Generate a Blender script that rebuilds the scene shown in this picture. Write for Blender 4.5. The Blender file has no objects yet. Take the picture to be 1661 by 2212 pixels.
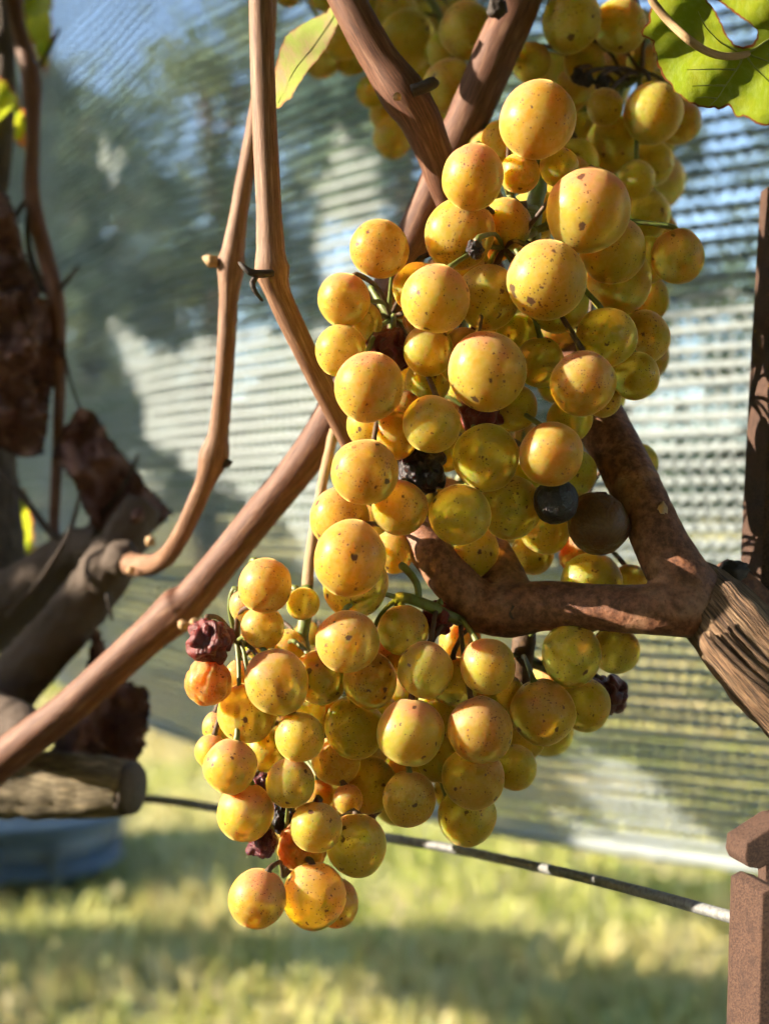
import bpy, bmesh, math, random
from mathutils import Vector, Matrix, noise, geometry
random.seed(7)
R = math.radians
sc = bpy.context.scene
col = sc.collection

# ---------------------------------------------------------------- camera
H = 0.62                                  # eye height over the grass
F = 2600.0                                # focal length, in pixels of a 1661 x 2212 picture
cam = bpy.data.cameras.new('camera'); camo = bpy.data.objects.new('camera', cam); col.objects.link(camo)
camo.location = (0, 0, H); camo.rotation_euler = (R(90), 0, 0)
cam.sensor_fit = 'VERTICAL'; cam.sensor_height = 36.0; cam.lens = 36.0 * F / 2212.0
cam.clip_start = 0.02; cam.clip_end = 900
cam.dof.use_dof = True; cam.dof.focus_distance = 0.290; cam.dof.aperture_fstop = 9.2
sc.camera = camo
# ---------------------------------------------------------------- light
SUN_AZ, SUN_EL = R(95), R(22)             # to the left of the view direction, low
SUN = Vector((-math.sin(SUN_AZ) * math.cos(SUN_EL), math.cos(SUN_AZ) * math.cos(SUN_EL), math.sin(SUN_EL)))
w = bpy.data.worlds.new('World'); sc.world = w; w.use_nodes = True
wn = w.node_tree.nodes; wl = w.node_tree.links
sky = wn.new('ShaderNodeTexSky'); sky.sky_type = 'NISHITA'; sky.sun_disc = False
sky.sun_elevation = SUN_EL; sky.sun_rotation = -SUN_AZ; sky.air_density = 1.0; sky.dust_density = 1.0; sky.ozone_density = 1.5
wl.new(sky.outputs[0], wn['Background'].inputs[0]); wn['Background'].inputs[1].default_value = 0.095
sun = bpy.data.lights.new('sun', 'SUN'); sun.energy = 4.4; sun.angle = R(0.5); sun.color = (1.0, 0.87, 0.69)
suno = bpy.data.objects.new('sun', sun); col.objects.link(suno)
suno.rotation_euler = SUN.to_track_quat('Z', 'Y').to_euler()
# ---------------------------------------------------------------- render
sc.view_settings.view_transform = 'Standard'; sc.view_settings.look = 'None'
sc.view_settings.exposure = 2.08; sc.view_settings.gamma = 1.0
sc.render.engine = 'CYCLES'
sc.cycles.use_denoising = True
sc.cycles.max_bounces = 9; sc.cycles.diffuse_bounces = 2; sc.cycles.glossy_bounces = 2; sc.cycles.transmission_bounces = 8; sc.cycles.transparent_max_bounces = 4
sc.cycles.use_adaptive_sampling = True; sc.cycles.adaptive_threshold = 0.06; sc.cycles.adaptive_min_samples = 12
sc.cycles.caustics_reflective = False; sc.cycles.caustics_refractive = True
sc.cycles.sample_clamp_indirect = 6.0


def P(x, y, z):
    """point at depth z (metres ahead of the camera) that projects to pixel x, y"""
    return Vector(((x - 830.5) / F * z, z, H + (1106.0 - y) / F * z))


# ================================================================ helpers
def tag(o, label=None, cat=None, group=None, kind=None):
    if label: o['label'] = label
    if cat: o['category'] = cat
    if group: o['group'] = group
    if kind: o['kind'] = kind
    return o


def empty(name, loc, label, cat, group=None):
    o = bpy.data.objects.new(name, None); o.location = loc; o.empty_display_size = 0.01
    col.objects.link(o); tag(o, label, cat, group)
    return o


def link(name, me, mat=None, parent=None, world=None):
    o = bpy.data.objects.new(name, me); col.objects.link(o)
    if mat is not None and not me.materials: me.materials.append(mat)
    M = world if world is not None else Matrix.Identity(4)
    if parent is not None:
        o.parent = parent
        PM = Matrix.Translation(parent.location) if parent.type == 'EMPTY' else parent_world[parent.name]
        o.matrix_parent_inverse = PM.inverted()
    o.matrix_basis = M
    parent_world[o.name] = M
    return o


parent_world = {}


def mesh(name, verts, faces, smooth=True, uvs=None):
    me = bpy.data.meshes.new(name)
    me.from_pydata([tuple(v) for v in verts], [], faces)
    if uvs is not None:
        l = me.uv_layers.new(name='UVMap')
        for lp in me.loops: l.data[lp.index].uv = uvs[lp.vertex_index]
    if smooth: me.polygons.foreach_set('use_smooth', [True] * len(me.polygons))
    me.update()
    return me


def catmull(pts, vals, step):
    """smooth a list of points and a list of numbers to about one sample per step metres"""
    out, ov = [], []
    n = len(pts)
    for i in range(n - 1):
        p0, p1, p2, p3 = pts[max(i - 1, 0)], pts[i], pts[i + 1], pts[min(i + 2, n - 1)]
        k = max(2, int((p2 - p1).length / step))
        for j in range(k):
            t = j / k
            out.append(0.5 * ((2 * p1) + (p2 - p0) * t + (2 * p0 - 5 * p1 + 4 * p2 - p3) * t * t + (3 * p1 - p0 - 3 * p2 + p3) * t ** 3))
            s = t * t * (3 - 2 * t)
            ov.append(vals[i] * (1 - s) + vals[i + 1] * s)
    out.append(pts[-1].copy()); ov.append(vals[-1])
    return out, ov


def tube(name, pts, rad, sides=20, step=0.0025, rough=0.04, flute=0.0, nscale=160.0, seed=0.0, cap_flat=True):
    pts, rad = catmull(pts, rad, step)
    V, Fc, UV = [], [], []
    n = len(pts)
    tprev = (pts[1] - pts[0]).normalized()
    ref = Vector((0, 1, 0)) if abs(tprev.y) < 0.9 else Vector((1, 0, 0))
    nx = (ref - tprev * ref.dot(tprev)).normalized()
    along = 0.0
    for i, p in enumerate(pts):
        t = (pts[min(i + 1, n - 1)] - pts[max(i - 1, 0)]).normalized()
        nx = (nx - t * nx.dot(t)).normalized(); ny = t.cross(nx)
        if i: along += (p - pts[i - 1]).length
        for k in range(sides):
            a = 2 * math.pi * k / sides
            d = nx * math.cos(a) + ny * math.sin(a)
            q = p + d * rad[i]
            e = noise.noise(q * nscale + Vector((seed, seed * 1.7, 0))) * rough
            e += flute * noise.noise(Vector((math.cos(a) * 3.1 + seed, math.sin(a) * 3.1, along * 18)))
            e += flute * 0.6 * noise.noise(Vector((math.cos(a) * 8 + seed, math.sin(a) * 8, along * 26)))
            V.append(p + d * rad[i] * (1 + e))
            UV.append((abs(k - sides / 2) / sides * 2, along))
    for i in range(n - 1):
        for k in range(sides):
            a, b = i * sides + k, i * sides + (k + 1) % sides
            Fc.append((a, b, b + sides, a + sides))
    for i, rev in ((0, True), (n - 1, False)):
        c = len(V); V.append(pts[i].copy()); UV.append((0.5, 0 if i == 0 else along))
        for k in range(sides):
            a, b = i * sides + k, i * sides + (k + 1) % sides
            Fc.append((b, a, c) if rev else (a, b, c))
    return mesh(name, V, Fc, True, UV)


# ---------------------------------------------------------------- node helper
class NT:
    def __init__(s, name):
        s.m = bpy.data.materials.new(name); s.m.use_nodes = True
        s.t = s.m.node_tree; s.t.nodes.clear()
        s.out = s.n('ShaderNodeOutputMaterial')

    def n(s, typ, ins=None, **kw):
        nd = s.t.nodes.new(typ)
        for k, v in kw.items(): setattr(nd, k, v)
        for k, v in (ins or {}).items(): s.i(nd, k, v)
        return nd

    def i(s, nd, k, v):
        if isinstance(v, bpy.types.NodeSocket): s.t.links.new(v, nd.inputs[k])
        elif isinstance(v, bpy.types.Node): s.t.links.new(v.outputs[0], nd.inputs[k])
        else:
            if isinstance(v, (tuple, list)) and len(v) == 3 and nd.inputs[k].type == 'RGBA': v = (*v, 1)
            nd.inputs[k].default_value = v

    def mix(s, f, a, b):
        m = s.n('ShaderNodeMix', data_type='RGBA')
        s.i(m, 0, f); s.i(m, 6, a); s.i(m, 7, b)
        return m.outputs[2]

    def math(s, op, a, b=0.0, c=None, clamp=False):
        m = s.n('ShaderNodeMath', operation=op, use_clamp=clamp)
        s.i(m, 0, a); s.i(m, 1, b)
        if c is not None: s.i(m, 2, c)
        return m.outputs[0]

    def ramp(s, f, lo, hi):
        m = s.n('ShaderNodeMapRange', {0: f, 1: lo, 2: hi}, interpolation_type='SMOOTHSTEP')
        return m.outputs[0]

    def noise(s, vec, scale, detail=3.0, rough=0.55, dist=0.0):
        return s.n('ShaderNodeTexNoise', {'Vector': vec, 'Scale': scale, 'Detail': detail, 'Roughness': rough, 'Distortion': dist}).outputs[0]

    def bump(s, h, strength, dist):
        return s.n('ShaderNodeBump', {'Height': h, 'Strength': strength, 'Distance': dist}).outputs[0]

    def bsdf(s, **kw):
        b = s.n('ShaderNodeBsdfPrincipled')
        for k, v in kw.items(): s.i(b, k.replace('_', ' '), v)
        return b

    def done(s, sh):
        s.i(s.out, 'Surface', sh); return s.m


# ================================================================ materials
def grape_material():
    t = NT('grape_skin')
    oi = t.n('ShaderNodeObjectInfo')
    obj = t.n('ShaderNodeTexCoord').outputs['Object']
    off = t.n('ShaderNodeVectorMath', {0: obj, 1: t.n('ShaderNodeCombineXYZ', {0: t.math('MULTIPLY', oi.outputs['Random'], 57.0), 1: t.math('MULTIPLY', oi.outputs['Random'], 91.0), 2: 3.0}).outputs[0]}, operation='ADD').outputs[0]
    sep = t.n('ShaderNodeSeparateColor', {0: oi.outputs['Color']})
    amber, blush, speck = sep.outputs[0], sep.outputs[1], sep.outputs[2]
    z = t.n('ShaderNodeSeparateXYZ', {0: obj}).outputs[2]
    n1 = t.noise(off, 1.6, 2); n2 = t.noise(off, 7.0, 2, 0.65)
    c = t.mix(t.math('ADD', amber, t.math('MULTIPLY', t.math('SUBTRACT', n1, 0.5), 0.6), clamp=True), (0.68, 0.53, 0.045), (0.67, 0.37, 0.03))
    bm = t.ramp(t.math('ADD', z, t.math('MULTIPLY', t.math('SUBTRACT', n1, 0.5), 1.5)), -0.1, 0.95)
    bm = t.math('MULTIPLY', bm, blush)
    bm = t.math('MULTIPLY', bm, t.math('ADD', 0.60, t.math('MULTIPLY', n2, 0.9)), clamp=True)
    c = t.mix(bm, c, (0.62, 0.22, 0.05))
    c = t.mix(t.math('SUBTRACT', amber, 1.0, clamp=True), c, (0.72, 0.22, 0.02))
    c = t.mix(t.math('MULTIPLY', amber, -1.0, clamp=True), c, (0.50, 0.45, 0.055))
    vein = t.ramp(t.noise(off, 3.2, 1, 0.6, 1.6), 0.50, 0.72)
    c = t.mix(t.math('MULTIPLY', vein, 0.22), c, (0.90, 0.72, 0.20))

    warped = t.n('ShaderNodeVectorMath', {0: off, 1: t.n('ShaderNodeVectorMath', {0: t.n('ShaderNodeTexNoise', {'Vector': off, 'Scale': 6.5, 'Detail': 2.0}).outputs[1], 'Scale': .22}, operation='SCALE').outputs[0]}, operation='ADD').outputs[0]

    def dots(scale, size, keep, warp):
        wv = warped if warp else off
        v = t.n('ShaderNodeTexVoronoi', {'Vector': wv, 'Scale': scale}, feature='F1')
        sp = t.n('ShaderNodeSeparateColor', {0: v.outputs['Color']})
        sz = t.math('MULTIPLY', t.math('ADD', 0.45, sp.outputs[1]), size)
        inside = t.math('SUBTRACT', 1.0, t.ramp(t.math('DIVIDE', v.outputs['Distance'], sz), 0.7, 1.05))
        kp = t.math('LESS_THAN', sp.outputs[0], keep)
        return t.math('MULTIPLY', inside, kp)
    dens = t.ramp(n1, 0.36, 0.66)
    d1 = t.math('MULTIPLY', dots(12.0, 0.27, t.math('MULTIPLY', speck, t.math('MULTIPLY', dens, 1.0)), 0), 0.9)
    d2 = dots(3.0, 0.26, t.math('MULTIPLY', speck, 0.26), 1)
    d3 = t.math('MULTIPLY', dots(6.5, 0.20, t.math('MULTIPLY', speck, 0.32), 1), 0.95)
    spots = t.math('MAXIMUM', t.math('MAXIMUM', d1, d2), d3)
    haze = t.ramp(n2, 0.30, 0.75)
    rough = t.math('ADD', 0.33, t.math('MULTIPLY', haze, 0.16))
    h = t.math('ADD', t.math('MULTIPLY', n2, 0.5), t.math('MULTIPLY', spots, -0.8))
    nrm = t.bump(h, 0.25, 0.00025)
    a = t.bsdf(Base_Color=c, Roughness=rough, Subsurface_Weight=1.0, Subsurface_Radius=(1.0, 0.58, 0.07), Subsurface_Scale=0.014, Subsurface_Anisotropy=0.6, IOR=1.42, Specular_IOR_Level=0.5, Normal=nrm)
    rf = t.n('ShaderNodeBsdfRefraction', {'Color': t.mix(bm, (0.96, 0.84, 0.30), (0.82, 0.55, 0.22)), 'Roughness': 0.25, 'IOR': 1.33})
    a = t.n('ShaderNodeMixShader', {0: t.math('SUBTRACT', 0.52, t.math('MULTIPLY', bm, 0.2)), 1: a.outputs[0], 2: rf.outputs[0]})
    bl = t.n('ShaderNodeBsdfDiffuse', {0: t.mix(bm, (0.56, 0.44, 0.29), (0.50, 0.28, 0.17)), 'Normal': nrm})
    a = t.n('ShaderNodeMixShader', {0: t.math('ADD', t.math('MULTIPLY', bm, 0.34), t.math('ADD', 0.04, t.math('MULTIPLY', haze, 0.14))), 1: a.outputs[0], 2: bl.outputs[0]})
    sh = t.n('ShaderNodeBsdfSheen', {'Color': (0.55, 0.41, 0.13, 1), 'Roughness': 0.32})  # powdery bloom sheen, tinted yellow to imitate light glowing out at the rims
    a = t.n('ShaderNodeAddShader', {0: a.outputs[0], 1: sh.outputs[0]})
    b = t.bsdf(Base_Color=t.mix(n2, (0.10, 0.022, 0.008), (0.02, 0.008, 0.004)), Roughness=0.6, Normal=nrm)
    return t.done(t.n('ShaderNodeMixShader', {0: t.math('MULTIPLY', spots, 0.92), 1: a.outputs[0], 2: b.outputs[0]}))


def raisin_material():
    t = NT('raisined_skin')
    oi = t.n('ShaderNodeObjectInfo')
    obj = t.n('ShaderNodeTexCoord').outputs['Object']
    n1 = t.noise(obj, 2.2, 4); n2 = t.noise(obj, 9.0, 4)
    c = t.mix(t.ramp(n2, 0.35, 0.8), oi.outputs['Color'], t.mix(0.5, oi.outputs['Color'], (0.02, 0.008, 0.012)))
    nrm = t.bump(n2, 0.6, 0.0008)
    a = t.bsdf(Base_Color=c, Roughness=t.math('ADD', 0.26, t.math('MULTIPLY', n1, 0.3)), Subsurface_Weight=0.7, Subsurface_Radius=(1.0, 0.25, 0.06), Subsurface_Scale=0.003, Normal=nrm)
    return t.done(a)


def wood_material(name, dark, mid, pale, streak=1.0, speck=0.0, use_uv=True, bump=0.5, rough=0.62):
    t = NT(name)
    tc = t.n('ShaderNodeTexCoord')
    if use_uv:
        v = t.n('ShaderNodeMapping', {0: tc.outputs['UV'], 3: (62.0, 150.0, 1.0)}).outputs[0]
        s1 = t.noise(v, 1.0, 5, 0.62)
        v2 = t.n('ShaderNodeMapping', {0: tc.outputs['UV'], 3: (10.0, 60.0, 1.0)}).outputs[0]
        s2 = t.noise(v2, 1.0, 4, 0.6)
    else:
        s1 = t.noise(tc.outputs['Object'], 520.0, 5, 0.65)
        s2 = t.noise(tc.outputs['Object'], 90.0, 4, 0.6)
    g = t.noise(tc.outputs['Object'], 1500.0, 3, 0.7)
    c = t.mix(t.ramp(s1, 0.33, 0.68), dark, mid)
    c = t.mix(t.math('MULTIPLY', t.ramp(s2, 0.48, 0.75), 0.75), c, pale)
    sp = t.ramp(g, 0.56, 0.66)
    c = t.mix(t.math('MULTIPLY', sp, speck), c, dark)
    h = t.math('ADD', t.math('MULTIPLY', s1, streak), t.math('MULTIPLY', g, 0.35))
    nrm = t.bump(h, bump, 0.0007)
    return t.done(t.bsdf(Base_Color=c, Roughness=rough, Specular_IOR_Level=0.35, Normal=nrm))


def leaf_material(name, green, other, edge, mottled=0.4, trans=0.5, edge_w=1.0, vein=(0.35, 0.42, 0.14), rough=0.48):
    t = NT(name)
    obj = t.n('ShaderNodeTexCoord').outputs['Object']
    n1 = t.noise(obj, 130.0, 4, 0.6); n2 = t.noise(obj, 420.0, 4, 0.65)
    ed = t.n('ShaderNodeAttribute', attribute_name='edge').outputs['Fac']
    c = t.mix(t.math('MULTIPLY', t.ramp(n1, 0.38, 0.72), mottled), green, other)
    c = t.mix(t.math('MULTIPLY', t.ramp(n2, 0.45, 0.7), 0.25), c, vein)
    e = t.ramp(t.math('ADD', ed, t.math('MULTIPLY', t.math('SUBTRACT', n1, 0.5), 1.1 * edge_w)), 0.62, 0.86)
    c = t.mix(e, c, edge)
    nrm = t.bump(n2, 0.4, 0.0006)
    a = t.bsdf(Base_Color=c, Roughness=rough, Specular_IOR_Level=0.4, Normal=nrm)
    tr = t.n('ShaderNodeBsdfTranslucent', {0: c, 1: nrm})
    return t.done(t.n('ShaderNodeMixShader', {0: trans, 1: a.outputs[0], 2: tr.outputs[0]}))


def plain(name, c, rough=0.6, n_scale=300.0, var=0.3, bump=0.2, metal=0.0, c2=None):
    t = NT(name)
    obj = t.n('ShaderNodeTexCoord').outputs['Object']
    n1 = t.noise(obj, n_scale, 4, 0.6)
    d = c2 or tuple(x * 0.45 for x in c)
    cc = t.mix(t.math('MULTIPLY', t.ramp(n1, 0.35, 0.7), var), c, d)
    return t.done(t.bsdf(Base_Color=cc, Roughness=rough, Metallic=metal, Normal=t.bump(n1, bump, 0.0006)))


def rust_material():
    t = NT('rusted_steel')
    obj = t.n('ShaderNodeTexCoord').outputs['Object']
    n1 = t.noise(obj, 2400, 4, 0.7); n2 = t.noise(obj, 170, 4, 0.65); n3 = t.noise(obj, 45, 3)
    c = t.mix(t.ramp(n1, 0.32, 0.68), (0.032, 0.016, 0.012), (0.125, 0.070, 0.048))
    c = t.mix(t.math('MULTIPLY', t.ramp(n2, 0.5, 0.72), 0.7), c, (0.035, 0.02, 0.017))
    c = t.mix(t.math('MULTIPLY', t.ramp(n3, 0.55, 0.75), 0.5), c, (0.14, 0.07, 0.038))
    h = t.math('ADD', n1, t.math('MULTIPLY', n2, 0.8))
    return t.done(t.bsdf(Base_Color=c, Roughness=0.85, Specular_IOR_Level=0.3, Normal=t.bump(h, 0.9, 0.0006)))


M_GRAPE = grape_material()
M_RAISIN = raisin_material()
M_CANE = wood_material('cane_bark', (0.07, 0.028, 0.017), (0.185, 0.08, 0.045), (0.31, 0.17, 0.105), 1.0, 0.3, bump=0.28)
M_CANE2 = wood_material('slim_cane_bark', (0.11, 0.050, 0.028), (0.27, 0.14, 0.078), (0.46, 0.29, 0.18), 1.0, 0.2, bump=0.28)
M_FORK = wood_material('speckled_cane_bark', (0.09, 0.036, 0.02), (0.26, 0.11, 0.058), (0.42, 0.235, 0.14), 0.7, 0.6, use_uv=False, bump=0.55)
M_BARK = wood_material('stringy_bark', (0.035, 0.021, 0.014), (0.25, 0.145, 0.08), (0.46, 0.31, 0.18), 1.6, 0.35, bump=0.9, rough=0.8)
M_OLD = wood_material('old_vine_wood', (0.035, 0.025, 0.02), (0.12, 0.085, 0.062), (0.26, 0.20, 0.15), 1.5, 0.4, bump=0.9, rough=0.85)
M_STUB = wood_material('grey_stub_wood', (0.07, 0.055, 0.035), (0.27, 0.22, 0.14), (0.55, 0.44, 0.28), 1.5, 0.4, bump=0.9, rough=0.9)
M_CUT = plain('cut_wood', (0.075, 0.055, 0.04), 0.8, 500, 0.6, 0.5)
M_STEM = plain('green_stalk', (0.13, 0.17, 0.035), 0.5, 500, 0.6, 0.3, c2=(0.10, 0.055, 0.02))
M_STEMB = plain('brown_stalk', (0.095, 0.05, 0.022), 0.65, 700, 0.7, 0.5)
M_TAN = wood_material('tan_stalk', (0.26, 0.15, 0.07), (0.50, 0.33, 0.17), (0.62, 0.46, 0.26), 0.7, 0.1)
M_TIP = plain('dead_stub', (0.03, 0.018, 0.012), 0.7, 900, 0.6, 0.6)
M_RUST = rust_material()
M_WIRE = plain('galvanised_wire', (0.22, 0.225, 0.22), 0.6, 700, 0.8, 0.5, metal=0.2)
M_BLUE = plain('blue_plastic', (0.045, 0.08, 0.13), 0.35, 30, 0.4, 0.05)
M_LEAF = leaf_material('green_leaf', (0.20, 0.27, 0.014), (0.29, 0.30, 0.02), (0.17, 0.045, 0.016), 0.6, 0.6)
M_LEAFP = leaf_material('pale_leaf', (0.42, 0.52, 0.12), (0.56, 0.37, 0.25), (0.42, 0.22, 0.12), 0.9, 0.35, vein=(0.5, 0.5, 0.2))
M_LEAFY = leaf_material('yellow_leaf', (0.50, 0.52, 0.02), (0.26, 0.36, 0.02), (0.45, 0.12, 0.03), 0.9, 0.55)
M_LEAFD = leaf_material('dry_leaf', (0.15, 0.075, 0.055), (0.10, 0.042, 0.040), (0.06, 0.03, 0.025), 0.9, 0.18, vein=(0.22, 0.13, 0.10), rough=0.85)
M_LEAFC = leaf_material('canopy_leaf', (0.06, 0.11, 0.015), (0.12, 0.15, 0.02), (0.12, 0.05, 0.02), 0.7, 0.25)
M_VEIN = plain('leaf_vein', (0.25, 0.29, 0.08), 0.5, 300, 0.3, 0.1)


def foliage_material(name, c1, c2):
    t = NT(name)
    n1 = t.noise(t.n('ShaderNodeTexCoord').outputs['Object'], 1.2, 3)
    c = t.mix(t.ramp(n1, 0.35, 0.7), c1, c2)
    a = t.bsdf(Base_Color=c, Roughness=0.55)
    tr = t.n('ShaderNodeBsdfTranslucent', {0: c})
    return t.done(t.n('ShaderNodeMixShader', {0: 0.45, 1: a.outputs[0], 2: tr.outputs[0]}))


def net_material():
    t = NT('net_thread')
    obj = t.n('ShaderNodeTexCoord').outputs['Object']
    n1 = t.noise(obj, 60, 3); n2 = t.noise(obj, 900, 3)
    c = t.mix(t.math('MULTIPLY', n1, 0.8), (0.56, 0.61, 0.61), (0.46, 0.53, 0.54))
    a = t.bsdf(Base_Color=c, Roughness=0.6, Normal=t.bump(n2, 0.5, 0.0004))
    tr = t.n('ShaderNodeBsdfTranslucent', {0: c})
    return t.done(t.n('ShaderNodeMixShader', {0: 0.42, 1: a.outputs[0], 2: tr.outputs[0]}))


def grass_material():
    t = NT('grass_blade')
    cv = t.n('ShaderNodeAttribute', attribute_name='tint').outputs['Color']
    a = t.bsdf(Base_Color=cv, Roughness=0.55)
    tr = t.n('ShaderNodeBsdfTranslucent', {0: cv})
    return t.done(t.n('ShaderNodeMixShader', {0: 0.35, 1: a.outputs[0], 2: tr.outputs[0]}))


def ground_material():
    t = NT('meadow_ground')
    obj = t.n('ShaderNodeTexCoord').outputs['Object']
    n1 = t.noise(obj, 2.5, 5); n2 = t.noise(obj, 26.0, 4)
    c = t.mix(t.ramp(n1, 0.35, 0.65), (0.34, 0.34, 0.10), (0.47, 0.39, 0.17))
    c = t.mix(t.math('MULTIPLY', t.ramp(n2, 0.45, 0.75), 0.6), c, (0.16, 0.17, 0.05))
    return t.done(t.bsdf(Base_Color=c, Roughness=0.9, Normal=t.bump(n2, 0.6, 0.02)))


M_NET = net_material(); M_GRASS = grass_material(); M_GROUND = ground_material()
M_TLEAF = foliage_material('tree_foliage', (0.13, 0.19, 0.13), (0.19, 0.22, 0.11))
M_TLEAF2 = foliage_material('tree_foliage_dark', (0.10, 0.16, 0.13), (0.15, 0.19, 0.11))
M_TRUNK = plain('tree_bark', (0.075, 0.055, 0.04), 0.9, 12, 0.7, 0.6)

# ================================================================ ground and grass
g = mesh('ground', [(-300, -300, 0), (300, -300, 0), (300, 300, 0), (-300, 300, 0)], [(0, 1, 2, 3)], False)
tag(link('ground', g, M_GROUND), kind='structure')

sn = Vector((0.669, 0.743, 0)).normalized(); sd = Vector((-sn.y, sn.x, 0))
sq = [sn * a + sd * b + Vector((0, 0, .004)) for a, b in ((-.55, -9), (.62, -9), (.62, 9), (-.55, 9))]
tag(link('soil_strip', mesh('soil_strip', sq, [(0, 1, 2, 3)], False), plain('bare_soil', (0.085, 0.058, 0.038), .95, 14, .7, .8)), kind='structure')  # unseen dark soil added under the vine to weaken bounced light


def grass():
    rnd = random.Random(3)
    V, Fc, tint = [], [], []
    for i in range(42000):
        if i < 30000:
            y = 0.9 + 3.6 * rnd.random() ** 1.5
        else:
            y = 4 + 9 * rnd.random()
        x = rnd.uniform(-0.62, 0.62) * (y + 0.5)
        if x * .669 + y * .743 < .60: continue
        pn = noise.noise(Vector((x * 1.7, y * 1.7, 3.3)))
        pn2 = noise.noise(Vector((x * 5.0, y * 5.0, 9.3)))
        h = rnd.uniform(0.018, 0.045) * (1.0 + 0.7 * max(pn2, -0.6)) * (1 if y < 4 else 1.5)
        wd = rnd.uniform(0.0016, 0.0036) * (1 + y * 0.35)
        a = rnd.uniform(0, 6.283); b = rnd.uniform(0, 6.283); ln = rnd.uniform(0.1, 0.75) * h
        dx, dy = math.cos(a) * wd, math.sin(a) * wd
        lx, ly = math.cos(b) * ln, math.sin(b) * ln
        k = len(V)
        V += [(x - dx, y - dy, -0.004), (x + dx, y + dy, -0.004), (x + dx * .7 + lx * .4, y + dy * .7 + ly * .4, h * .62), (x - dx * .7 + lx * .4, y - dy * .7 + ly * .4, h * .62), (x + lx, y + ly, h)]
        Fc += [(k, k + 1, k + 2, k + 3), (k + 3, k + 2, k + 4)]
        dry = 0.38 + 0.9 * pn + 0.7 * pn2 + rnd.uniform(-0.3, 0.3)
        dry = min(max(dry, 0), 1)
        gr = (0.35, 0.38, 0.085) if rnd.random() < 0.8 else (0.18, 0.25, 0.05)
        dr = (0.54, 0.45, 0.22)
        c = [gr[j] * (1 - dry) + dr[j] * dry for j in range(3)]
        tint += [(*c, 1.0)] * 5
    me = mesh('grass', V, Fc, False)
    at = me.color_attributes.new('tint', 'FLOAT_COLOR', 'POINT')
    at.data.foreach_set('color', [q for c in tint for q in c])
    tag(link('grass', me, M_GRASS), 'sunlit yellow green grass with dry tan patches under the net', 'grass', kind='stuff')


grass()


# ================================================================ unseen leafy row added behind the camera to block low sky light
def next_row():
    rnd = random.Random(77)
    V, Fc, ED = [], [], []
    nn = Vector((0.669, 0.743, 0)).normalized(); nd = Vector((-nn.y, nn.x, 0))
    for i in range(19000):
        k_ = rnd.uniform(-4.5, 4.5)
        h = rnd.uniform(.35, 1.18 if k_ > .2 else 2.1)
        p = nn * (-1.6 + rnd.gauss(0, .16)) + nd * k_ + Vector((0, 0, h))
        r = rnd.uniform(.05, .085)
        u = Vector((rnd.gauss(0, 1), rnd.gauss(0, 1), rnd.gauss(0, 1))).normalized(); v = u.orthogonal().normalized(); w_ = u.cross(v)
        k = len(V)
        V += [p - v * r, p + w_ * r * .8, p + v * r, p - w_ * r * .8]; ED += [.2] * 4
        Fc.append((k, k + 1, k + 2, k + 3))
    me = mesh('vine_row', V, Fc, False)
    at = me.attributes.new('edge', 'FLOAT', 'POINT'); at.data.foreach_set('value', ED)
    tag(link('vine_row', me, M_LEAFC), 'unseen leafy row added behind the camera to block sky light', 'vine row', kind='stuff')


next_row()


# ================================================================ trees far behind the net
def tree(x, y, h, rw, seed, mat, label, nleaf=5000, lift=0.22):
    rnd = random.Random(seed)
    root = empty('tree', (x, y, 0), label, 'tree', 'trees beyond the net')
    tr = [Vector((x, y, -0.05)), Vector((x + rnd.uniform(-.15, .15), y, h * .25)), Vector((x + rnd.uniform(-.25, .25), y, h * .55)), Vector((x + rnd.uniform(-.3, .3), y, h * .93))]
    tm = tube('trunk', tr, [h * .03, h * .024, h * .016, h * .004], 12, 0.25, 0.1, nscale=2.0, seed=seed)
    link('trunk', tm, M_TRUNK, root)
    clumps = []
    for i in range(26):
        zz = h * (lift + (1 - lift) * rnd.random())
        f = (zz / h - lift) / (1 - lift)
        rad = rw * (1.0 - 0.62 * f) * math.sqrt(rnd.random())
        a = rnd.uniform(0, 6.283)
        clumps.append((Vector((x + math.cos(a) * rad, y + math.sin(a) * rad, zz)), rw * rnd.uniform(0.22, 0.42)))
    for c, _ in clumps[:9]:
        z0 = max(h * .18, c.z - h * .16)
        b0 = Vector((x, y, z0))
        lm = tube('limb', [b0, (b0 + c) / 2 + Vector((0, 0, .05 * h)), c], [h * .012, h * .008, h * .003], 8, 0.3, 0.1, nscale=2.0, seed=seed)
        link('limb', lm, M_TRUNK, root)
    V, Fc = [], []
    for i in range(nleaf):
        c, cr = clumps[rnd.randrange(len(clumps))]
        d = Vector((rnd.gauss(0, 1), rnd.gauss(0, 1), rnd.gauss(0, .8)))
        p = c + d * cr * .48
        s = rnd.uniform(.05, .11)
        u = Vector((rnd.gauss(0, 1), rnd.gauss(0, 1), rnd.gauss(0, 1))).normalized()
        v = u.orthogonal().normalized()
        k = len(V)
        V += [p - u * s, p + v * s * .55, p + u * s, p - v * s * .55]
        Fc.append((k, k + 1, k + 2, k + 3))
    cm = mesh('crown', V, Fc, False)
    link('crown', cm, mat, root)


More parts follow.
